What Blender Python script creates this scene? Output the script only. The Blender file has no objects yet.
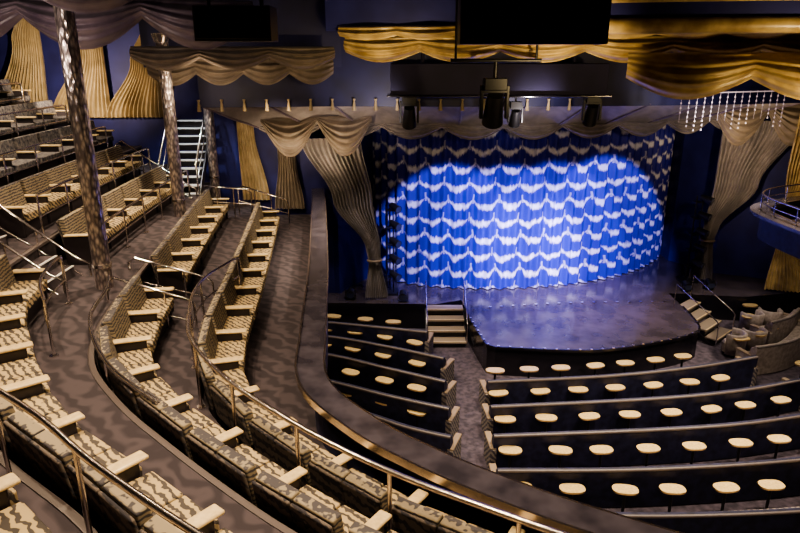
import bpy, math, random
from mathutils import Vector, Matrix
random.seed(4)
sc = bpy.context.scene
pi = math.pi

# ------------------------------------------------------------------ helpers
class MB:
    def __init__(s):
        s.v=[]; s.f=[]; s.m=[]; s.sm=[]; s.M=Matrix.Identity(4)
    def add(s, vs, fs, mi=0, smooth=False):
        o=len(s.v)
        s.v += [tuple(s.M @ Vector(p)) for p in vs]
        for f in fs:
            s.f.append([i+o for i in f]); s.m.append(mi); s.sm.append(smooth)
    def box(s, c, d, mi=0, rx=0.0, rz=0.0):
        R = Matrix.Rotation(rz,3,'Z') @ Matrix.Rotation(rx,3,'X')
        vs=[]
        for z in (-.5,.5):
            for y in (-.5,.5):
                for x in (-.5,.5):
                    p = R @ Vector((x*d[0],y*d[1],z*d[2])); vs.append((p.x+c[0],p.y+c[1],p.z+c[2]))
        s.add(vs,[(0,2,3,1),(4,5,7,6),(0,1,5,4),(2,6,7,3),(0,4,6,2),(1,3,7,5)],mi)
    def cyl(s, p0, p1, r0, r1=None, mi=0, seg=16, caps=True):
        if r1 is None: r1=r0
        p0=Vector(p0); p1=Vector(p1); t=(p1-p0).normalized()
        a = t.cross(Vector((0,0,1)) if abs(t.z)<.9 else Vector((1,0,0))).normalized(); b=t.cross(a)
        vs=[]
        for p,r in ((p0,r0),(p1,r1)):
            for i in range(seg):
                an=2*pi*i/seg; vs.append(p+a*(math.cos(an)*r)+b*(math.sin(an)*r))
        s.add(vs,[(i,(i+1)%seg,seg+(i+1)%seg,seg+i) for i in range(seg)],mi,True)
        if caps:
            s.add(vs[:seg],[tuple(range(seg))[::-1]],mi); s.add(vs[seg:],[tuple(range(seg))],mi)
    def tube(s, pts, r, mi=0, seg=8):
        pts=[Vector(p) for p in pts]; n=len(pts); vs=[]
        for i,p in enumerate(pts):
            t=(pts[min(i+1,n-1)]-pts[max(i-1,0)]).normalized()
            a=t.cross(Vector((0,0,1)) if abs(t.z)<.92 else Vector((1,0,0))).normalized(); b=t.cross(a)
            for k in range(seg):
                an=2*pi*k/seg; vs.append(p+a*(math.cos(an)*r)+b*(math.sin(an)*r))
        fs=[(i*seg+k,i*seg+(k+1)%seg,(i+1)*seg+(k+1)%seg,(i+1)*seg+k) for i in range(n-1) for k in range(seg)]
        s.add(vs,fs,mi,True)
        s.add(vs[:seg],[tuple(range(seg))],mi); s.add(vs[-seg:],[tuple(range(seg))],mi)
    def grid(s, rows, mi=0, smooth=True):
        m=len(rows[0]); vs=[p for r in rows for p in r]
        fs=[(j*m+i,j*m+i+1,(j+1)*m+i+1,(j+1)*m+i) for j in range(len(rows)-1) for i in range(m-1)]
        s.add(vs,fs,mi,smooth)
    def prism(s, poly, z0, z1, mt=0, ms=0):
        n=len(poly)
        vs=[(x,y,z0) for x,y in poly]+[(x,y,z1) for x,y in poly]
        s.add(vs,[tuple(range(n))[::-1]],ms)
        s.add(vs,[tuple(range(n,2*n))],mt)
        s.add(vs,[(i,(i+1)%n,n+(i+1)%n,n+i) for i in range(n)],ms)
    def sweep(s, path, prof, mi=0, smooth=False):
        N=normals(path); k=len(prof); vs=[]
        for p,nn in zip(path,N):
            for (o,z) in prof: vs.append((p[0]+nn[0]*o,p[1]+nn[1]*o,z))
        fs=[(i*k+j,i*k+(j+1)%k,(i+1)*k+(j+1)%k,(i+1)*k+j) for i in range(len(path)-1) for j in range(k)]
        s.add(vs,fs,mi,smooth)
        s.add(vs[:k],[tuple(range(k))],mi); s.add(vs[-k:],[tuple(range(k))[::-1]],mi)
    def obj(s, name, mats, bevel=0, seg=2, parent=None, loc=None):
        me=bpy.data.meshes.new(name); me.from_pydata(s.v,[],s.f)
        for m in mats: me.materials.append(m)
        me.polygons.foreach_set('material_index',s.m)
        me.polygons.foreach_set('use_smooth',s.sm)
        me.update()
        o=bpy.data.objects.new(name,me); sc.collection.objects.link(o)
        if bevel:
            b=o.modifiers.new('bev','BEVEL'); b.width=bevel; b.segments=seg; b.limit_method='ANGLE'; b.angle_limit=1.0
        if loc: o.location=loc
        if parent: o.parent=parent
        return o

def normals(path):
    N=[]; n=len(path)
    for i in range(n):
        a=path[max(i-1,0)]; b=path[min(i+1,n-1)]
        dx=b[0]-a[0]; dy=b[1]-a[1]; L=math.hypot(dx,dy) or 1
        N.append((-dy/L,dx/L))
    return N
def offset(path,d):
    return [(p[0]+n[0]*d,p[1]+n[1]*d) for p,n in zip(path,normals(path))]
def smooth(pts, n=80):
    P=[pts[0]]+list(pts)+[pts[-1]]; out=[]
    for i in range(1,len(P)-2):
        p0,p1,p2,p3=[Vector(q) for q in P[i-1:i+3]]
        for k in range(20):
            t=k/20
            out.append(0.5*((2*p1)+(-p0+p2)*t+(2*p0-5*p1+4*p2-p3)*t*t+(-p0+3*p1-3*p2+p3)*t**3))
    out.append(Vector(P[-1]))
    return resample([tuple(o) for o in out],n)
def length(path): return sum(math.dist(a,b) for a,b in zip(path,path[1:]))
def resample(path,n):
    L=[0]
    for a,b in zip(path,path[1:]): L.append(L[-1]+math.dist(a,b))
    out=[]; j=0
    for i in range(n):
        d=L[-1]*i/(n-1)
        while j<len(L)-2 and L[j+1]<d: j+=1
        t=(d-L[j])/max(L[j+1]-L[j],1e-9)
        out.append(tuple(a+(b-a)*t for a,b in zip(path[j],path[j+1])))
    return out

# ------------------------------------------------------------------ materials
def base(name,col=(.5,.5,.5),rough=.6,metal=0.0,spec=None):
    m=bpy.data.materials.new(name); m.use_nodes=True
    b=m.node_tree.nodes['Principled BSDF']
    b.inputs['Base Color'].default_value=(*col,1); b.inputs['Roughness'].default_value=rough
    b.inputs['Metallic'].default_value=metal
    if spec is not None: b.inputs['Specular IOR Level'].default_value=spec
    return m,m.node_tree,b
def coord(nt,kind='Object',scale=(1,1,1)):
    c=nt.nodes.new('ShaderNodeTexCoord'); mp=nt.nodes.new('ShaderNodeMapping')
    mp.inputs['Scale'].default_value=scale
    nt.links.new(c.outputs[kind],mp.inputs['Vector']); return mp.outputs['Vector']
def ramp(nt,fac,stops):
    r=nt.nodes.new('ShaderNodeValToRGB'); e=r.color_ramp.elements
    while len(e)<len(stops): e.new(.5)
    for el,(p,c) in zip(e,stops): el.position=p; el.color=(*c,1)
    nt.links.new(fac,r.inputs['Fac']); return r.outputs['Color']
def noise_mat(name,c1,c2,scale,rough=.8,detail=3,metal=0,bump=0,lo=.35,hi=.65,sc3=(1,1,1)):
    m,nt,b=base(name,c1,rough,metal)
    n=nt.nodes.new('ShaderNodeTexNoise'); n.inputs['Scale'].default_value=scale; n.inputs['Detail'].default_value=detail
    nt.links.new(coord(nt,'Object',sc3),n.inputs['Vector'])
    nt.links.new(ramp(nt,n.outputs['Fac'],[(lo,c1),(hi,c2)]),b.inputs['Base Color'])
    if bump:
        bp=nt.nodes.new('ShaderNodeBump'); bp.inputs['Strength'].default_value=bump; bp.inputs['Distance'].default_value=.02
        nt.links.new(n.outputs['Fac'],bp.inputs['Height']); nt.links.new(bp.outputs['Normal'],b.inputs['Normal'])
    return m
def wave_mat(name,c1,c2,scale,dist,rough=.85,dscale=1.0,lo=.4,hi=.6,direction='DIAGONAL'):
    m,nt,b=base(name,c1,rough)
    w=nt.nodes.new('ShaderNodeTexWave'); w.bands_direction=direction
    w.inputs['Scale'].default_value=scale; w.inputs['Distortion'].default_value=dist
    w.inputs['Detail'].default_value=1; w.inputs['Detail Scale'].default_value=dscale
    nt.links.new(coord(nt),w.inputs['Vector'])
    nt.links.new(ramp(nt,w.outputs['Fac'],[(lo,c1),(hi,c2)]),b.inputs['Base Color'])
    return m

carpet=wave_mat('carpet_swirl',(.040,.033,.042),(.076,.062,.074),1.5,7,.95,2.0,.2,.9)
carpet2=noise_mat('carpet_main',(.04,.034,.05),(.10,.082,.11),7,.95,4)
fab_wave=wave_mat('fabric_wavy',(.50,.39,.22),(.075,.065,.06),5.4,4.0,dscale=2.4,lo=.52,hi=.68)
fab_back=wave_mat('fabric_back_wavy',(.32,.27,.19),(.075,.07,.08),5.6,3.6,dscale=2.8,direction='Z',lo=.45,hi=.7)
fab_rear=wave_mat('fabric_rear_wavy',(.14,.115,.10),(.035,.033,.042),5.2,3.6,dscale=2.8,lo=.45,hi=.7)
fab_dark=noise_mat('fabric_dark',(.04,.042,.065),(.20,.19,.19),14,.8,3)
shell=base('seat_shell_dark',(.03,.025,.03),.35)[0]
cream=noise_mat('laminate_cream',(.64,.50,.28),(.76,.61,.36),20,.3,3)
tabletop=noise_mat('laminate_table',(.54,.41,.19),(.70,.54,.27),20,.22,3)
navy=noise_mat('navy_sofa_velvet',(.007,.008,.030),(.020,.022,.07),6,.6,3)
sofa_fab=wave_mat('sofa_fabric',(.24,.21,.19),(.06,.055,.08),4.5,3,dscale=2)
booth_fab=noise_mat('booth_fabric',(.26,.22,.20),(.42,.36,.32),9,.7,3)
tan=base('sofa_trim_tan',(.26,.20,.14),.5)[0]
trim_dim=base('sofa_piping',(.12,.10,.10),.45)[0]
steptread=base('step_tread',(.30,.25,.20),.4)[0]
chrome=base('chrome',(.85,.8,.78),.18,1)[0]
brass=base('satin_rail',(.78,.70,.66),.24,1)[0]
rimmetal=base('rim_metal',(.45,.39,.36),.4,1)[0]
gold=base('gold_metal',(.80,.58,.28),.3,1)[0]
black=base('black_metal',(.01,.01,.012),.4)[0]
blackgl=base('black_gloss',(.012,.011,.016),.18)[0]
ledge=noise_mat('ledge_glossy',(.035,.032,.045),(.075,.068,.09),3,.2,2)
wallblue=noise_mat('wall_blue',(.012,.014,.11),(.022,.026,.18),1.2,.6,2)
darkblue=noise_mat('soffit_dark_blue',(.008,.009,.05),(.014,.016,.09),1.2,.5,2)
ceilm=noise_mat('ceiling_navy',(.012,.011,.04),(.024,.02,.065),1,.7,2)
riser=noise_mat('riser_dark',(.02,.017,.022),(.05,.04,.045),6,.8,3)
stagef=noise_mat('stage_floor',(.045,.038,.046),(.085,.07,.085),1.6,.17,5)
white=base('white_paint',(.75,.75,.75),.4)[0]
lens=base('lens_glass',(.05,.06,.12),.05)[0]
bead,nt,b=base('crystal_bead_glow',(.8,.75,.8),.1,.3)
b.inputs['Emission Color'].default_value=(1,.7,.75,1); b.inputs['Emission Strength'].default_value=.35  # faint emission stands in for light caught by the beads

def cloth(name,c1,c2,rough=.42,sheen=.15):
    m=noise_mat(name,c1,c2,2.5,rough,4)
    m.node_tree.nodes['Principled BSDF'].inputs['Sheen Weight'].default_value=sheen
    return m
grey_cloth=cloth('cloth_grey',(.19,.17,.17),(.31,.275,.265))
warm_cloth=cloth('cloth_warm_grey',(.18,.145,.115),(.30,.245,.19))
gold_cloth=cloth('cloth_gold',(.28,.19,.075),(.60,.45,.2),.35)
tan_cloth=cloth('cloth_tan',(.34,.26,.14),(.52,.41,.24),.38)
purple_cloth=cloth('cloth_purple',(.10,.075,.11),(.19,.15,.19),.38)

mosaic,nt,b=base('mosaic_mirror',(.5,.45,.4),.3,.85)
vo=nt.nodes.new('ShaderNodeTexVoronoi'); vo.inputs['Scale'].default_value=20
nt.links.new(coord(nt,'Object',(1,1,.4)),vo.inputs['Vector'])
nt.links.new(ramp(nt,vo.outputs['Distance'],[(.2,(.9,.8,.74)),(.65,(.28,.24,.25))]),b.inputs['Base Color'])
bp=nt.nodes.new('ShaderNodeBump'); bp.inputs['Strength'].default_value=.5; bp.inputs['Distance'].default_value=.04
nt.links.new(vo.outputs['Distance'],bp.inputs['Height']); nt.links.new(bp.outputs['Normal'],b.inputs['Normal'])

# stage curtain: white brushed scallop bands on royal blue (UV in metres)
curt,nt,b=base('curtain_scallop',(.02,.03,.4),.6)
def M(op,a,c=None,d=None):
    n=nt.nodes.new('ShaderNodeMath'); n.operation=op
    for i,x in enumerate((a,c,d)):
        if x is None: continue
        if isinstance(x,(int,float)): n.inputs[i].default_value=x
        else: nt.links.new(x,n.inputs[i])
    return n.outputs[0]
uv=nt.nodes.new('ShaderNodeUVMap'); uv.uv_map='UVMap'
sx=nt.nodes.new('ShaderNodeSeparateXYZ'); nt.links.new(uv.outputs['UV'],sx.inputs[0])
mp=nt.nodes.new('ShaderNodeMapping'); mp.inputs['Scale'].default_value=(12,3.0,1); nt.links.new(uv.outputs['UV'],mp.inputs['Vector'])
ns=nt.nodes.new('ShaderNodeTexNoise'); ns.inputs['Scale'].default_value=1; ns.inputs['Detail'].default_value=4
nt.links.new(mp.outputs['Vector'],ns.inputs['Vector'])
n2=nt.nodes.new('ShaderNodeTexNoise'); n2.inputs['Scale'].default_value=1.6; nt.links.new(uv.outputs['UV'],n2.inputs['Vector'])
wob=M('MULTIPLY',M('SUBTRACT',n2.outputs['Fac'],.5),.22)
X=M('ADD',M('DIVIDE',sx.outputs['X'],.86),wob); Z=M('ADD',M('DIVIDE',sx.outputs['Y'],.62),wob)
row=M('FLOOR',Z); off=M('MULTIPLY',M('MODULO',row,2),.18)
u=M('SUBTRACT',M('FRACT',M('ADD',X,off)),.5); u2=M('MULTIPLY',u,u)
v0=M('ADD',M('MULTIPLY',u2,1.75),.28)
d=M('ABSOLUTE',M('SUBTRACT',M('FRACT',Z),v0))
th=M('SUBTRACT',M('MULTIPLY',ns.outputs['Fac'],.46),M('MULTIPLY',u2,.62))
msk=M('MULTIPLY',M('SUBTRACT',th,d),7)
tas=M('MULTIPLY',M('SUBTRACT',.03,M('ABSOLUTE',M('SUBTRACT',M('ABSOLUTE',u),.49))),18)
tas=M('MULTIPLY',tas,M('GREATER_THAN',M('FRACT',Z),.5))
msk=M('MAXIMUM',msk,tas)
cl=nt.nodes.new('ShaderNodeClamp'); nt.links.new(msk,cl.inputs[0])
nt.links.new(ramp(nt,cl.outputs[0],[(0,(.020,.020,.34)),(1,(.88,.87,.95))]),b.inputs['Base Color'])

# ------------------------------------------------------------------ room shell
def simple_box(name,c,d,m,bevel=0):
    mb=MB(); mb.box((0,0,0),d); return mb.obj(name,[m],bevel,loc=c)
CZ=10.9
simple_box('floor',(1,10.5,-.1),(30,37,.2),carpet2)
simple_box('ceiling',(1,10.5,CZ+.1),(30,37,.2),ceilm)
simple_box('wall_left',(-13.6,10.5,5.4),(.2,36.6,11),wallblue)
simple_box('wall_right',(15.6,10.5,5.4),(.2,36.6,11),wallblue)
simple_box('wall_back',(1,-7.8,5.4),(29,.2,11),wallblue)
simple_box('wall_stage_rear',(1,28.8,5.4),(29,.2,11),black)
simple_box('wall_front_left',(-8.0,21.75,5.4),(11.4,.3,11),wallblue)
mb=MB(); p=[(-2.3,21.6),(-1.9,22.4),(-1.2,23.6),(-1.2,28.6)]
mb.sweep(p,[(0,0),(-.2,0),(-.2,11),(0,11)]); mb.obj('wall_proscenium_left',[wallblue])
mb=MB(); p=[(11.2,28.6),(11.2,25.5),(12.2,24.0),(15.5,22.5)]
mb.sweep(p,[(0,0),(-.2,0),(-.2,11),(0,11)]); mb.obj('wall_proscenium_right',[wallblue])

# ------------------------------------------------------------------ balcony plan
N=110
PO=smooth([(-2.6,21.4),(-2.3,19.2),(-2.0,16.7),(-1.55,12.8),(-1.25,9.6),(-1.05,8.0),(-.36,6.95),(.33,6.3),(1.0,5.8),(1.9,5.25),(3.4,4.55),(5.5,3.95),(9,3.5)],N)
S1=smooth([(-4.3,21.4),(-3.9,18.7),(-3.2,12.8),(-2.95,10.3),(-2.6,8.7),(-1.85,7.5),(-.95,6.55),(-.05,5.78),(.85,5.2),(2.2,4.5),(4.7,3.7),(8.6,3.1)],N)
S2=smooth([(-5.6,21.4),(-5.35,18.3),(-4.7,13.1),(-4.3,10.0),(-3.85,8.4),(-3.05,7.3),(-2.2,6.45),(-1.38,5.7),(-.66,5.1),(.3,4.45),(1.7,3.7),(4.3,2.85),(8.3,2.2)],N)
S3=smooth([(-6.8,21.4),(-6.7,18.4),(-6.6,15.6),(-6.4,12.5),(-6.0,9.4),(-5.2,7.8),(-4.15,6.3),(-3.3,5.4),(-2.25,4.6),(-1.5,3.95),(-.3,3.1),(1.2,2.35),(3.7,1.5),(7.8,.8)],N)
S={1:S1,2:S2,3:S3}
for k in (4,5,6,7): S[k]=offset(S3,-1.15*(k-3))
ZF={1:3.8,2:4.2,3:4.9,4:5.5,5:6.1,6:6.7,7:7.3}
B={0:offset(PO,-.1)}
for k in range(1,8): B[k]=offset(S[k],-.48)
B[1]=offset(S1,-.38)
B[7]=offset(S[7],-2.2)

def band(name,A,Bq,z,th,mats):
    mb=MB(); n=len(A)
    vs=[(a[0],a[1],z) for a in A]+[(b_[0],b_[1],z) for b_ in Bq]+[(a[0],a[1],z-th) for a in A]+[(b_[0],b_[1],z-th) for b_ in Bq]
    mb.add(vs,[(i,i+1,n+i+1,n+i) for i in range(n-1)],0)
    mb.add(vs,[(n+i,n+i+1,3*n+i+1,3*n+i) for i in range(n-1)]+[(2*n+i,2*n+i+1,3*n+i+1,3*n+i) for i in range(n-1)]+[(i,i+1,2*n+i+1,2*n+i) for i in range(n-1)]+[(0,n,3*n,2*n),(n-1,2*n-1,4*n-1,3*n-1)],1)
    return mb.obj(name,mats)
for k in range(1,8):
    band('balcony_tier_floor',B[k],B[k-1],ZF[k],.75,[carpet,riser])
mb=MB()
for k in range(2,7):
    z=ZF[k+1]; mb.sweep(B[k],[(-.05,z+.001),(.03,z+.001),(.03,z-.05),(.0,z-.05),(-.05,z+.012)],0)
mb.sweep(offset(S2,-.62),[(-.015,4.2),(.015,4.2),(.015,4.207),(-.015,4.207)],0)
mb.obj('stair_nosing_trim',[trim_dim])

# parapet
mb=MB()
mb.sweep(PO,[(0,3.0),(0,4.62),(-.10,4.62),(-.10,3.0)],0)
mb.sweep(PO,[(.05,4.62),(.05,4.69),(-.34,4.69),(-.34,4.62)],1)
mb.sweep(PO,[(-.33,4.66),(-.33,4.72),(-.36,4.72),(-.36,4.62)],2)
mb.sweep(PO,[(.07,4.66),(.07,4.70),(.045,4.70),(.045,4.66)],2)
mb.sweep(PO,[(.02,3.9),(.02,3.95),(.0,3.95),(.0,3.9)],3)
mb.obj('balcony_parapet',[navy,ledge,brass,rimmetal])

# theatre seat rows
def seat_module(mb):
    w=.50
    for sx_ in (-.26,.26):
        mb.box((sx_,.06,.39),(w,.50,.15),0)
        mb.box((sx_,-.25,.68),(w,.12,.50),1,rx=.16)
        mb.box((sx_,-.33,.64),(w+.01,.04,.50),2,rx=.16)
    mb.box((0,-.03,.16),(1.0,.46,.30),4)
def arm_module(mb):
    mb.box((0,-.02,.30),(.07,.50,.58),4)
    mb.box((0,.03,.61),(.145,.56,.04),3)
def seat_row(path,z,mats,gaps=(),ymax=19.3,mod=1.12,name='theater_seat_row'):
    mb=MB(); L=length(path); n=int(L/mod); P=resample(path,n*2+1); Nn=normals(P); prev=False
    for i in range(n):
        p=P[2*i+1]; q=Nn[2*i+1]
        ok = p[1]<ymax and not any((g[0]<p[0]<g[1] and g[2]<p[1]<g[3]) for g in gaps)
        an=math.atan2(q[1],q[0])-pi/2
        if ok:
            mb.M=Matrix.Translation((p[0],p[1],z))@Matrix.Rotation(an,4,'Z'); seat_module(mb)
        if ok or prev:
            p=P[2*i]; q=Nn[2*i]; an2=math.atan2(q[1],q[0])-pi/2
            mb.M=Matrix.Translation((p[0],p[1],z))@Matrix.Rotation(an2,4,'Z'); arm_module(mb)
        prev=ok
    mb.M=Matrix.Identity(4)
    return mb.obj(name,mats,.028,3)
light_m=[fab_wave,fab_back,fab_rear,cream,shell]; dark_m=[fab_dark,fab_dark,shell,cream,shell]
aisle=[(-12,-4.2,10.6,11.9)]
seat_row(S1,ZF[1],light_m); seat_row(S2,ZF[2],light_m,[(-5.2,-4,11,12.2)])
seat_row(S3,ZF[3],light_m,aisle); seat_row(S[4],ZF[4],light_m,aisle)
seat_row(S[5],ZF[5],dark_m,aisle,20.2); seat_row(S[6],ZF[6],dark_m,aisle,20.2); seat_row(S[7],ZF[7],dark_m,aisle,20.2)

# rails
def rail(path,z,zb,mat_,name='handrail',post=1.25,mid=True,r=.026,curl=True):
    mb=MB(); L=length(path); m=max(8,int(L/.2)); P=resample(path,m)
    pts=[(p[0],p[1],z) for p in P]
    if curl:
        e=pts[0]; d_=Vector(pts[0])-Vector(pts[1]); d_.normalize()
        pts=[(e[0]+d_.x*.02,e[1]+d_.y*.02,zb),(e[0]+d_.x*.02,e[1]+d_.y*.02,z-.15),(e[0]+d_.x*.0,e[1],z-.04)]+[tuple(Vector(e)-d_*.12)]+pts[1:]
    mb.tube(pts,r)
    if mid: mb.tube([(p[0],p[1],zb+.5*(z-zb)) for p in P],r*.6)
    for p in resample(path,max(2,int(L/post)+1)):
        mb.cyl((p[0],p[1],zb),(p[0],p[1],z),r*.75); mb.cyl((p[0],p[1],zb),(p[0],p[1],zb+.02),.06)
    return mb.obj(name,[mat_])
def sub(path,f): return [p for p in path if f(p)]
r1=offset(S1,-.45)
rail(sub(r1,lambda p:p[1]<9.4),5.15,4.2,brass,mid=False,r=.03)
rail(smooth([(-5.5,11.7),(-4.95,10.3),(-4.75,9.3),(-4.3,8.35),(-3.6,7.35),(-2.75,6.55)],20),5.15,4.2,chrome,r=.03)
rail(smooth([(-3.3,12.6),(-3.6,11.4),(-3.55,10.4),(-3.35,9.6)],12),5.0,4.2,chrome)
for k in (3,4,5,6):
    pk=offset(S[k],-.58)
    rail(sub(pk,lambda p:p[1]<10.4 and p[0]<4),ZF[k+1]+.9,ZF[k+1],brass,mid=False,post=1.3)
    rail(sub(pk,lambda p:12.1<p[1]<19.2),ZF[k+1]+.85,ZF[k+1],chrome,mid=True)
rail(sub(offset(S3,.55),lambda p:12.1<p[1]<18.8),5.75,4.9,chrome)
rail(sub(offset(S3,.55),lambda p:8.2<p[1]<10.3),5.75,4.9,chrome)
def stair_rail(x0,x1,y,z0,z1):
    mb=MB()
    mb.tube([(x0,y,z0),(x0,y,z0+.85),(x0+(x1-x0)*.08,y,z0+.95),(x1-(x1-x0)*.08,y,z1+.95),(x1,y,z1+.85),(x1,y,z1)],.024)
    mb.tube([(x0,y,z0+.5),(x1,y,z1+.5)],.016)
    for t in (.33,.66): 
        zz=z0+(z1-z0)*t; mb.cyl((x0+(x1-x0)*t,y,zz),(x0+(x1-x0)*t,y,zz+.93),.018)
    mb.obj('stair_handrail',[chrome])
stair_rail(-8.6,-5.9,10.75,6.1,4.3); stair_rail(-8.6,-5.9,11.75,6.1,4.3)
stair_rail(-11,-8.9,11.75,7.3,6.1)
stair_rail(-5.3,-3.7,12.1,4.2,3.8); stair_rail(-5.2,-3.7,10.9,4.2,3.8)
stair_rail(-5.9,-4.4,18.9,4.3,4.2); stair_rail(-4.9,-3.4,19.4,4.2,3.8)
stair_rail(-8.2,-6.0,18.9,5.6,4.3)
mb=MB()
for k in (3,4,5,6,7):
    bx=[p for p in B[k-1] if 10.8<p[1]<11.8]
    x=sum(p[0] for p in bx)/len(bx); z0=ZF[k-1]; h=ZF[k]-z0
    for j in (1,2):
        mb.box((x+.15+.28*(2-j),11.25,z0+h*j/3/2),(.3,.95,h*j/3),0)
        mb.box((x+.29+.28*(2-j),11.25,z0+h*j/3+.005),(.04,.95,.02),1)
mb.obj('aisle_steps',[carpet,white])

def column(x,y,z0,z1,r=.17):
    mb=MB(); mb.cyl((0,0,z0),(0,0,z1),r,mi=0,seg=28)
    mb.cyl((0,0,z0),(0,0,z0+.18),r+.05,r+.03,mi=1,seg=28); mb.cyl((0,0,z1-.2),(0,0,z1),r+.03,r+.08,mi=1,seg=28)
    mb.cyl((0,0,z0+1.1),(0,0,z0+1.16),r+.015,mi=1,seg=28)
    mb.obj('mosaic_column',[mosaic,chrome],loc=(x,y,0))
column(-5.35,11.1,4.2,CZ,.15); column(-5.75,16.6,4.2,9.4,.15); column(-5.75,20.0,4.2,8.6,.14)

mb=MB()
for i in range(10):
    z=4.95+.22*i; y=19.2+.21*i
    mb.box((-6.55,y,z),(1.0,.24,.03),1); mb.box((-6.55,y+.1,z-.11),(1.0,.02,.2),0)
for x in (-7.1,-6.0):
    mb.tube([(x,19.1,4.9),(x,19.1,5.85),(x,21.2,8.0)],.03,2); mb.tube([(x,19.1,5.4),(x,21.2,7.5)],.02,2)
    mb.box((x,20.2,5.9),(.04,2.9,.2),0,rx=.81)
mb.obj('balcony_staircase',[shell,white,chrome])

# ------------------------------------------------------------------ stage
mb=MB()
mb.prism([(-4.5,20.7),(1.2,20.5),(2.1,20.9),(9.3,21.6),(12,21.2),(13,21.4),(15.4,22),(15.4,28.6),(-4.5,28.6)],0,.9,0,1)
thr=[(2.05,21.6)]+[(a,b_) for a,b_ in smooth([(2.25,19.2),(2.45,17.75),(2.6,17.2),(3.3,17.05),(5.6,16.9),(7.7,17.5),(8.9,18.1),(9.3,18.7),(9.45,20.2)],40)]+[(9.5,22.2)]
mb.prism(thr,0,.905,0,1)
st=mb.obj('stage',[stagef,blackgl])
mb=MB()
tp=[q for q in thr[1:-1]]
mb.sweep(tp,[(.02,.84),(.02,.92),(-.04,.92),(-.04,.84)],0)
for q in resample(tp,34): mb.box((q[0],q[1],.93),(.06,.06,.03),1)
for q in resample(smooth([(3,20.2),(5.8,20.6),(9,20.7)],10),16): mb.cyl((q[0],q[1],.905),(q[0],q[1],.93),.05,mi=1,seg=10)
mb.obj('stage_edge_trim',[blackgl,chrome])

def steps(name,loc,rot,n=4,w=1.2,h=.9,dep=1.5):
    mb=MB()
    for i in range(n):
        z=h*(i+1)/(n+.0); y=dep*i/n
        mb.box((0,y+dep/n/2,z-.02-.02),(w,dep/n+.03,.05),0); mb.box((0,y+.01,z-.04),(w+.01,.04,.06),1)
        mb.box((0,y+.05,z-.13),(w*.96,.02,.16),2)
    for x in (-w/2-.04,w/2+.04):
        mb.box((x,dep/2,h*.38),(.05,dep*1.1,.12),2,rx=math.atan2(h,dep))
        mb.tube([(x,0,0),(x,0,.75),(x,.08,.85),(x,dep,h+.85),(x,dep,h)],.02,3)
    o=mb.obj(name,[steptread,cream,black,chrome]); o.location=loc; o.rotation_euler=(0,0,rot)
steps('stage_steps',(1.5,18.95,0),0)
steps('stage_steps',(10.6,19.5,0),.75)

# main curtain
CP=smooth([(-1.0,24.0),(-.2,22.9),(.9,22.3),(2.6,22.0),(4.7,22.1),(7.0,22.75),(8.9,23.9),(10.3,25.3),(10.9,26.3)],420)
CN=normals(CP); verts=[];faces=[];uvs=[]
zz=[.93,1.6,2.6,3.8,5.0,6.0,7.4]
acc=0; W=len(zz)
for i,(p,n_) in enumerate(zip(CP,CN)):
    if i: acc+=math.dist(CP[i-1],p)
    for z in zz:
        a=.095*math.sin(acc*2*pi/.42+.6*math.sin(acc*1.7))*(1 if z<3 else .85)
        verts.append((p[0]+n_[0]*a,p[1]+n_[1]*a,z)); uvs.append((acc,z))
for i in range(len(CP)-1):
    for j in range(W-1): faces.append((i*W+j,(i+1)*W+j,(i+1)*W+j+1,i*W+j+1))
me=bpy.data.meshes.new('stage_curtain'); me.from_pydata(verts,[],faces); me.materials.append(curt)
ul=me.uv_layers.new(name='UVMap')
for lp in me.loops: ul.data[lp.index].uv=uvs[lp.vertex_index]
for p_ in me.polygons: p_.use_smooth=True
o=bpy.data.objects.new('stage_curtain',me); sc.collection.objects.link(o)

def drape(name,o,ang,keys,pleats,m,amp=.06):
    mb=MB(); dx,dy=math.cos(ang),math.sin(ang); rows=[]; n=pleats*8
    zt,zb=keys[0][0],keys[-1][0]; J=28
    for j in range(J+1):
        z=zt+(zb-zt)*j/J
        for a,b_ in zip(keys,keys[1:]):
            if a[0]>=z>=b_[0]-1e-6:
                t=(a[0]-z)/(a[0]-b_[0]); t=t*t*(3-2*t); c=a[1]+(b_[1]-a[1])*t; w=a[2]+(b_[2]-a[2])*t; break
        r=[]
        for i in range(n+1):
            s_=c+(i/n-.5)*w; q=amp*math.sin(2*pi*i/8)*(1 if w>.6 else .7)+amp*.4*math.sin(i*.9+z)
            r.append((o[0]+dx*s_+dy*q,o[1]+dy*s_-dx*q,z))
        rows.append(r)
    mb.grid(rows)
    kz=min(keys,key=lambda k:k[2])
    if kz[2]<.6 and kz is not keys[0]:
        c,w=kz[1],kz[2]
        ring=[(o[0]+dx*(c+math.cos(a)*w*.56)+dy*math.sin(a)*.14,o[1]+dy*(c+math.cos(a)*w*.56)-dx*math.sin(a)*.14,kz[0]) for a in [2*pi*i/16 for i in range(17)]]
        mb.tube(ring,.04,1)
    return mb.obj(name,[m,tan])
def swags(name,path,zt,drop,n,m,depth=.22,minf=.3,zt2=None,folds=4):
    P=resample(path,n*14+1); Nn=normals(P); rows=[]; J=32
    mb=MB()
    for j in range(J+1):
        v=j/J; r=[]
        for i,(p,q) in enumerate(zip(P,Nn)):
            fr=(i%14)/14 if i<len(P)-1 else 0
            k=math.sin(pi*fr); t=i/(len(P)-1)
            top=zt if zt2 is None else zt+(zt2-zt)*t
            dr=drop*(minf+(1-minf)*k)
            o_=-(depth*math.sin(pi*v*.9)*(.4+.6*k)+.055*math.sin(v*folds*2*pi)*(.3+.7*k))
            r.append((p[0]+q[0]*o_,p[1]+q[1]*o_,top-dr*v))
        rows.append(r)
    mb.grid(rows); return mb.obj(name,[m])

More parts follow.
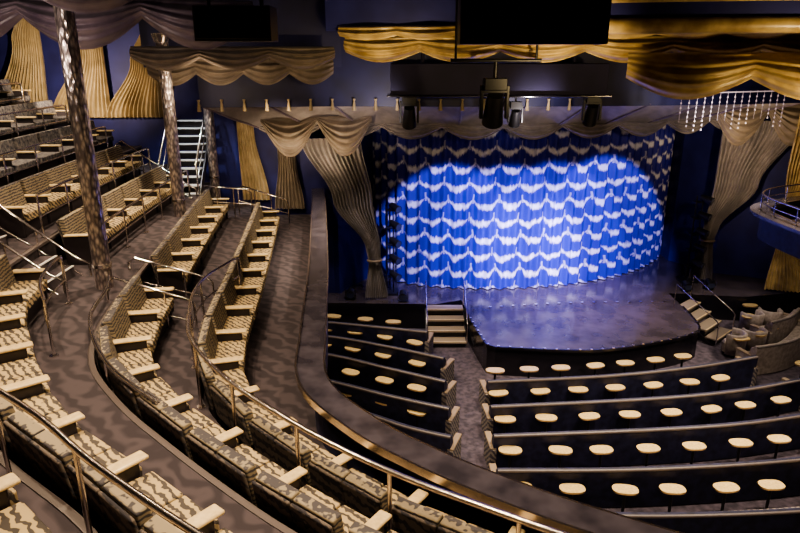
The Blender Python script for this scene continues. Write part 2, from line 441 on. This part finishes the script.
P3=smooth([(-4.4,20.6),(-1.4,21.3),(2,21.0),(5,21.2),(8.5,22.1),(12.5,23.9)],111)
F3=smooth([(-5.6,18.7),(-2,19.2),(2,19.1),(5.5,19.3),(9.5,19.9),(14.5,21.3)],111)
swags('proscenium_valance',P3,6.95,.62,9,grey_cloth,depth=.2,minf=.4)
mb=MB(); rows=[]
for j in range(13):
    v=j/12; r=[]
    for i,(a,b_) in enumerate(zip(F3,P3)):
        sg=.34*abs(math.sin(pi*i/110*11))*math.sin(pi*v)
        r.append((a[0]+(b_[0]-a[0])*v,a[1]+(b_[1]-a[1])*v,7.72-.8*v+sg-.17))
    rows.append(r)
mb.grid(rows)
mb.obj('draped_fabric_soffit',[grey_cloth])
mb=MB()
for i in range(12):
    k=i*10; a=F3[k]; b_=P3[k]
    mb.tube([(a[0],a[1],7.56),((a[0]+b_[0])/2,(a[1]+b_[1])/2,7.13),(b_[0],b_[1],6.76)],.035)
mb.obj('soffit_seam_trim',[purple_cloth])
mb=MB(); mb.sweep(F3,[(0,7.5),(0,CZ),(.15,CZ),(.15,7.5)]); mb.obj('ceiling_bulkhead',[darkblue])
mb=MB()
for q in resample(F3,34):
    if q[0]<5 :
        mb.cyl((q[0],q[1]-.1,7.66),(q[0],q[1]-.1,7.40),.025,.06,seg=8); mb.cyl((q[0],q[1]-.1,7.72),(q[0],q[1]-.1,7.66),.045,.03,seg=8)
mb.obj('gold_tassel_trim',[tan_cloth])
swags('balcony_valance',smooth([(-6.4,17.2),(-4.5,17.6),(-1.8,18.3)],60),8.85,.7,4,warm_cloth,minf=.6)
mb=MB(); mb.sweep(smooth([(-6.6,17.5),(-4.5,17.9),(-1.6,18.6)],30),[(0,8.6),(0,CZ),(.15,CZ),(.15,8.6)]); mb.obj('ceiling_bulkhead',[darkblue])
swags('ceiling_swag_drape',smooth([(-9.2,13.4),(-6.4,13.2),(-3.0,14.2)],60),9.95,.95,3,purple_cloth,depth=.7,minf=.4,folds=5)
swags('ceiling_swag_drape',smooth([(-10.5,11),(-7,10.4),(-3.6,10.9)],60),10.4,.9,3,purple_cloth,depth=.6,minf=.4,folds=5)
swags('ceiling_swag_drape',smooth([(-6.2,15.8),(-4,16.0),(-1.6,16.6)],60),9.1,.55,3,warm_cloth,depth=.4,minf=.5)
# gold valances centre / right
swags('gold_valance',smooth([(-1.2,15.2),(3,14.2),(8,13.6),(14,13.2)],60),9.3,.55,9,gold_cloth,depth=.4,minf=.6,folds=4)
swags('gold_valance',smooth([(-1.3,14.8),(3,13.8),(8,13.2),(14,12.8)],60),9.5,.3,12,gold_cloth,depth=.25,minf=.7,folds=2)
swags('gold_valance',smooth([(4.4,13.2),(8,12.2),(13,11.6)],60),8.95,.85,4,gold_cloth,depth=.7,minf=.55,folds=5)
mb=MB()
cp=smooth([(-1.6,14.9),(3,13.9),(8,13.2),(14,12.9)],40)
mb.sweep(cp,[(0,9.4),(0,CZ),(.2,CZ),(.2,9.4)],1)
cg=smooth([(3.7,12.7),(6,12.2),(9,11.9),(13.5,11.7)],40)
mb.sweep(cg,[(0,9.28),(-.08,9.33),(-.12,9.42),(-.08,9.52),(0,9.55),(.4,9.55),(.4,9.28)],0,True)
mb.sweep(cg,[(0,9.55),(0,CZ),(.2,CZ),(.2,9.55)],1)
mb.sweep(cg,[(-.02,9.80),(-.05,9.84),(-.02,9.88),(0,9.88),(0,9.8)],0)
mb.obj('ceiling_cornice',[gold_cloth,wallblue])
mb=MB(); mb.box((0,0,0),(1.7,.05,.34),0)
for i in range(6): mb.box((0,-.03,-.13+.052*i),(1.6,.02,.02),1)
mb.obj('ceiling_vent_grille',[black,trim_dim],loc=(7.3,11.93,10.15))

# tied drapes beside the stage
drape('tied_stage_drape',(-1.7,20.9),0.1,[(6.4,-.5,1.9),(4.4,.15,1.3),(2.7,.8,.5),(2.3,.85,.42),(.95,.9,.8)],12,grey_cloth,.08)
swags('proscenium_swag',[(-4.3,20.5),(-.9,20.9)],7.1,1.25,2,warm_cloth,depth=.5,minf=.15,folds=6)
drape('tied_stage_drape',(11.7,22.6),-.35,[(6.8,.6,2.4),(4.6,.1,1.4),(2.9,-.5,.5),(2.5,-.55,.42),(1.0,-.6,.8)],14,grey_cloth,.08)
swags('proscenium_swag',[(10.4,22.1),(14.0,22.2)],7.4,1.4,2,warm_cloth,depth=.5,minf=.2,folds=6)
drape('gold_wall_drape',(13.6,21.5),-.35,[(7.2,.5,2.2),(5.2,.0,1.3),(3.8,-.3,.45),(3.4,-.3,.45),(1.0,.2,1.8)],14,gold_cloth,.07)
for x,w,zt in ((-12.1,1.7,10.5),(-10.2,1.9,10.2),(-8.5,1.8,9.9)):
    drape('gold_fan_drape',(x,21.35),0,[(zt,.75,.35),(zt-1.2,.5,.9),(7.0,0,w)],13,tan_cloth,.08)
drape('gold_wall_drape',(-5.0,21.35),0,[(7.9,0,.35),(6.6,0,.55),(4.3,.2,.9)],7,tan_cloth,.06)
drape('gold_wall_drape',(-3.9,21.35),0,[(8.2,.3,.9),(5.6,.2,.6),(4.0,.2,1.0)],8,warm_cloth,.06)

# ------------------------------------------------------------------ hanging hardware
def hung_box(name,c,d,rods):
    mb=MB(); mb.box((0,0,0),d,0); mb.box((0,-d[1]/2-.01,0),(d[0]*.94,.02,d[2]*.86),1)
    for x in rods: mb.cyl((x,0,d[2]/2),(x,0,CZ-c[2]),.03,mi=0,seg=8)
    mb.obj(name,[black,blackgl],.03,loc=c)
hung_box('projection_screen_housing',(1.9,10,9.55),(2.1,.5,1.0),(-.8,.8))
hung_box('speaker_cabinet',(-2.5,10.6,9.35),(1.15,.6,.5),(-.4,.4))
mb=MB(); mb.box((0,0,0),(5.7,.7,.8)); mb.box((0,0,-.42),(5.9,.9,.06),1)
for x in (-2,2): mb.cyl((x,0,.4),(x,0,2.55),.05)
mb.obj('lighting_soffit',[ceilm,blackgl],.02,loc=(2.6,18,8.3))
def moving_head(x,y,z,s=1.0,tilt=.5):
    mb=MB(); mb.cyl((0,0,.35),(0,0,.6),.03,seg=8)
    mb.box((0,0,.27),(.34,.28,.18)); mb.box((-.2,0,0),(.05,.14,.5)); mb.box((.2,0,0),(.05,.14,.5)); mb.box((0,0,.16),(.4,.14,.05))
    a=Vector((0,math.sin(tilt),-math.cos(tilt)))
    mb.cyl(-a*.22-Vector((0,0,.08)),a*.28-Vector((0,0,.08)),.12,.17); mb.cyl(a*.28-Vector((0,0,.08)),a*.3-Vector((0,0,.08)),.15,.15,mi=1)
    o=mb.obj('moving_head_light',[black,lens],.01); o.location=(x,y,z); o.scale=(s,s,s)
moving_head(.25,17.9,7.45,1.15); moving_head(5.15,17.9,7.5,1.1); moving_head(1.9,13.5,8.0,1.3)
moving_head(3.1,17.9,7.4,.9)
mb=MB(); mb.cyl((-.9,0,0),(.9,0,0),.04); mb.cyl((-.8,0,0),(-.8,0,2.05),.025); mb.cyl((.8,0,0),(.8,0,2.05),.025); mb.obj('lighting_pipe',[black],loc=(1.9,13.5,8.8))
def tower(x,y,z0):
    mb=MB(); mb.box((0,0,.04),(.6,.6,.08))
    for a,b_ in ((-.12,-.12),(.12,-.12),(0,.12)): mb.cyl((a,b_,.05),(a,b_,3.2),.025,seg=8)
    for i in range(5):
        z=.6+.6*i; mb.box((0,0,z),(.3,.3,.03)); mb.cyl((.05,-.1,z+.2),(.3,-.42,z+.1),.1,.14); mb.cyl((.3,-.42,z+.1),(.31,-.43,z+.097),.12,mi=1)
    mb.obj('stage_light_tower',[black,lens],loc=(x,y,z0))
tower(-.35,21.6,.9); tower(10.7,22.9,.9)
def par_can(x,y,z):
    mb=MB(); mb.box((0,0,.02),(.3,.25,.04)); mb.box((-.17,0,.18),(.03,.06,.32)); mb.box((.17,0,.18),(.03,.06,.32))
    mb.cyl((0,.12,.28),(0,-.18,.2),.11,.15); mb.cyl((0,-.18,.2),(0,-.185,.199),.13,mi=1); mb.obj('par_can_light',[black,lens],loc=(x,y,z))
for x,y in ((10.2,21.8),(11.1,22.0),(-1.7,21.0),(.1,20.8)): par_can(x,y,.9)
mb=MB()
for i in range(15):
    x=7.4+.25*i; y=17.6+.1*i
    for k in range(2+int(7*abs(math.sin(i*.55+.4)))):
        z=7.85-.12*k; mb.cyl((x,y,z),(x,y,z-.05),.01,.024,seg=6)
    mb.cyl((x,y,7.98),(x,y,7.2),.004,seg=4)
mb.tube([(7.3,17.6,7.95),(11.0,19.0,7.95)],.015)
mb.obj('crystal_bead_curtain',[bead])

# ------------------------------------------------------------------ main floor seating
def sofa_row(path,name='banquette_sofa',bm=None):
    L=length(path); P=smooth(path,max(8,int(L/.25))) if len(path)>2 else resample(path,max(6,int(L/.4)))
    mb=MB()
    mb.sweep(P,[(-.10,.02),(-.14,.90),(-.04,.96),(.02,.90),(.08,.40),(.08,.02)],0)
    mb.sweep(P,[(-.145,.895),(-.145,.945),(-.10,.965),(-.10,.93)],2)
    mb.sweep(P,[(.08,.14),(.08,.42),(.12,.46),(.58,.45),(.62,.40),(.62,.14)],1)
    mb.sweep(P,[(.025,.86),(.10,.47),(.16,.47),(.09,.86)],1)
    mb.sweep(P,[(.1,.0),(.1,.14),(.55,.14),(.55,.0)],3)
    Nn=normals(P)
    for i in (0,-1):
        p=P[i]; q=Nn[i]; an=math.atan2(q[1],q[0])-pi/2
        mb.M=Matrix.Translation((p[0],p[1],0))@Matrix.Rotation(an,4,'Z')
        mb.box((0,.20,.30),(.14,.70,.60),1); mb.box((0,.22,.62),(.15,.70,.05),4)
    mb.M=Matrix.Identity(4)
    mb.obj(name,[bm or navy,bm or sofa_fab,trim_dim,shell,tan],.012,1)
    return P
mb=MB()
pts=[]
for i in range(28):
    a=2*pi*i/28; c_,s_=math.cos(a),math.sin(a)
    pts.append((.255*math.copysign(abs(c_)**.75,c_),.155*math.copysign(abs(s_)**.75,s_)))
mb.prism(pts,.66,.70,0,1)
mb.cyl((0,0,.03),(0,0,.66),.03,mi=2,seg=12); mb.cyl((0,0,0),(0,0,.03),.17,.14,mi=2,seg=20); mb.cyl((0,0,.62),(0,0,.66),.05,.1,mi=2,seg=12)
tbl=mb.obj('cocktail_table',[tabletop,gold,black]); tme=tbl.data; first=[tbl]
def table(x,y,rz):
    if first: o=first.pop()
    else:
        o=bpy.data.objects.new('cocktail_table',tme); sc.collection.objects.link(o)
    o.location=(x,y,0); o.rotation_euler=(0,0,rz+random.uniform(-.15,.15))
def row_with_tables(path,sp=1.02,start=.5,bm=None):
    P=sofa_row(path,bm=bm); Q=offset(P,.98); L=length(Q); n=int((L-.3)/sp)
    R=resample(Q,int(L/.05)+2); Nn=normals(R)
    for i in range(n):
        d=start+i*sp+random.uniform(-.05,.05); k=min(int(d/L*(len(R)-1)),len(R)-1); p=R[k]; q=Nn[k]
        table(p[0],p[1],math.atan2(q[1],q[0])-pi/2)
row_with_tables([(2.25,15.05),(5.3,15.35),(7.8,15.85),(9.9,16.5)],.93)
row_with_tables([(2.16,13.8),(5.9,14.15),(8.3,14.55),(10.5,15.2)])
row_with_tables([(2.06,12.55),(5.65,12.8),(8,13.1),(10.9,13.8)])
row_with_tables([(1.97,11.3),(5.1,11.35),(8.4,11.7),(11.3,12.4)])
row_with_tables([(1.9,10.05),(5,9.95),(8.4,10.2),(11.5,10.9)])
row_with_tables([(-4.8,19.4),(-2.4,19.0),(.85,18.2)])
row_with_tables([(-5,19.1-.7),(-2.2,17.9),(-.4,17.2),(1.25,16.4)])
row_with_tables([(-5,17.6),(-2.0,16.65),(-.3,15.8),(1.2,15.05)])
row_with_tables([(-5,16.6),(-1.7,15.05),(-.2,14.3),(1.2,13.7)])
row_with_tables([(-5,15.3),(-1.2,13.7),(.2,12.9),(1.15,12.5)])
row_with_tables([(-4,13.6),(-.5,12.4),(1.1,11.3)])
row_with_tables([(10.2,17.1),(11.4,17.5),(12.6,18.4),(13.5,19.4)],.9,bm=booth_fab)
row_with_tables([(11.6,18.9),(12.5,19.4),(13.2,20.1)],.9,bm=booth_fab)
row_with_tables([(11.2,15.4),(12.6,16.0),(13.6,16.9)],.9,bm=booth_fab)
# tub chairs beside the stage steps
def tub_chair(x,y,rz):
    mb=MB(); n=20; A=[(.31*math.cos(a),.31*math.sin(a)) for a in [pi+.0+pi*1.25*(i/n)-.39 for i in range(n+1)]]
    mb.sweep(A,[(-.05,.1),(-.07,.74),(-.02,.78),(.04,.74),(.04,.1)],0,True)
    mb.cyl((0,.02,.12),(0,.02,.40),.27,.28,mi=0,seg=24); mb.cyl((0,.02,.40),(0,.02,.46),.28,.24,mi=0,seg=24)
    for a in (.8,2.35,3.9,5.5): mb.cyl((.22*math.cos(a),.22*math.sin(a),0),(.22*math.cos(a),.22*math.sin(a),.13),.02,mi=1,seg=8)
    o=mb.obj('tub_chair',[booth_fab,black]); o.location=(x,y,0); o.rotation_euler=(0,0,rz)
for x,y,r in ((11.75,20.15,.3),(12.5,20.4,-.2),(10.35,18.5,.9),(11.1,18.75,.2)): tub_chair(x,y,r)
table(12.1,20.95,0)

# right balcony
RB=smooth([(13.6,6),(11.6,10),(10.7,14),(10.35,17.2),(10.6,18.4),(11.6,19.2),(13.2,19.9),(15.4,20.4)],60)
mb=MB()
mb.sweep(RB,[(0,3.9),(0,4.62),(.12,4.62),(.12,3.9)],0)
mb.sweep(RB,[(-.06,4.62),(-.06,4.70),(.42,4.70),(.42,4.62)],1)
mb.sweep(RB,[(-.10,4.58),(-.10,4.72),(-.06,4.72),(-.06,4.58)],2)
mb.sweep(RB,[(-.03,3.9),(-.03,3.98),(0,3.98),(0,3.9)],2)
mb.prism([p for p in RB]+[(15.4,6)],3.9,4.1,3,0)
mb.prism([(13.9,7),(13.9,19),(15.4,19.4),(15.4,7)],0,3.9,0,0)
mb.obj('balcony_box',[navy,ledge,brass,carpet])
rail(offset(RB,.15)[20:],5.15,4.7,chrome,mid=True,post=.9,curl=False)

# ------------------------------------------------------------------ lights
def spot(x,y,z,tx,ty,tz,e,col,ang=110,blend=.8,r=.06,name='fill_spotlight'):
    l=bpy.data.lights.new(name,'SPOT'); l.energy=e; l.color=col; l.spot_size=math.radians(ang); l.spot_blend=blend; l.shadow_soft_size=r
    o=bpy.data.objects.new(name,l); sc.collection.objects.link(o); o.location=(x,y,z)
    d_=Vector((tx-x,ty-y,tz-z)); o.rotation_euler=d_.to_track_quat('-Z','Y').to_euler()
warm=(1,.76,.50)
for x,y,z,e in ((-3.2,7.2,9.6,740),(-4.6,12,9.4,860),(-5.0,16.0,9.0,760),(-7.6,13.5,9.6,620),(-9.2,17,9.6,620),(-1.6,4.2,10.3,900),(1.5,3.4,10.4,900),(-5.5,8.2,10.3,740),(-3.4,18,8.4,380),(-9,9,10.3,500),(0.6,6.2,9.9,600)):
    spot(x,y,z,x,y+.01,0,e,warm,120)  # added overhead spots, general fill for the balcony
for x,y,e in ((3.5,13.8,2100),(7,13.8,2100),(10.2,14.5,1700),(0,15.5,1700),(5,10.8,1900),(9,10.8,1600),(10.2,17.6,1500),(-1,17.4,900)):
    spot(x,y,8.9,x,y-.3,0,e,(1,.80,.58),86)  # added overhead fill for the main floor seating
for x,y in ((11.9,17.6),(12.6,15.6),(12.4,19.0)): spot(x,y,3.85,x,y,0,75,(1,.84,.66),140,.6,.04,'booth_fill_spotlight')  # lamps added under the slab to brighten the right-hand booths
# stage
for x,tx,ty,e in ((1.6,1.7,22.1,3900),(3.6,3.7,22,3300),(5.6,5.4,22.3,3300),(7.5,7.4,22.9,4600)):
    spot(x,15.6,7.6,tx,ty,2.7,e,(.45,.41,1),38,.22,.08,'stage_spotlight')
spot(4.4,13.6,8.0,4.4,22.0,2.1,9000,(.78,.70,1),28,.9,.1,'stage_spotlight')
spot(5.6,19.5,7.2,6.2,20.7,.9,2200,(1,.74,1),62,.9,.1,'stage_spotlight')
spot(4.5,15,8.3,5.6,18.6,.9,1100,(1,.82,.92),46,.9,.1,'stage_spotlight')
spot(0,19.2,7.2,-.8,20.0,1,420,(.9,.8,.85),66,.9,.1,'stage_spotlight')
spot(10.2,19.2,7.0,10.8,19.8,.5,600,(1,.84,.7),66,.9,.1,'stage_spotlight')
# added fill lamps in mid-air to brighten drapes, valances and stairs
spot(-2.4,18.6,5.2,-2.2,20.8,7.0,240,warm,90,.8); spot(3.6,16.8,7.0,3.6,20.0,8.6,340,(1,.87,.85),84,.9)
spot(-.5,16.8,7.0,-.8,20.0,8.6,260,(1,.85,.8),84,.9)
spot(10,19,5.5,12.5,22.2,5.8,380,warm,110,.8); spot(8,16.8,7.0,8.6,20.2,8.6,300,(1,.86,.85),84,.9)
spot(3,11.5,8.3,3,14.6,9.5,330,(1,.74,.38),105,.9); spot(7.8,9.8,7.7,7.8,12.6,9.0,440,(1,.74,.38),110,.9); spot(-.5,12.5,8.4,-.5,15,9.3,200,(1,.74,.38),100,.9); spot(11,9.8,7.7,11,12.4,9.0,320,(1,.74,.38),100,.9)
spot(-9.5,18.6,7.8,-10.2,21.4,8.8,600,warm,130,.8); spot(-4.5,15.5,7.9,-4.7,17.4,8.7,110,warm,130,.9)
spot(-6.5,18.6,8.4,-6.5,20.4,5.5,320,(.9,.95,1),70,.6)
spot(-6.5,10.0,8.7,-6.5,12.5,9.8,170,(1,.8,.65),140,.9); spot(-6,8,9.2,-6.5,10.5,10.2,130,(1,.8,.65),140,.9)
spot(-4.2,19,5.6,-4.4,21.4,6,120,warm,110,.9)

w=bpy.data.worlds.new('world'); sc.world=w; w.use_nodes=True
w.node_tree.nodes['Background'].inputs['Color'].default_value=(.05,.05,.08,1)
try: sc.view_settings.look='AgX - Medium High Contrast'
except Exception as e: print('look',e)

# ------------------------------------------------------------------ camera
cam=bpy.data.cameras.new('camera'); cam.lens=29.25; cam.sensor_width=36; cam.clip_start=.05; cam.clip_end=200
co=bpy.data.objects.new('camera',cam); sc.collection.objects.link(co)
co.location=(0,0,8.9); co.rotation_euler=(math.radians(72),0,0); sc.camera=co
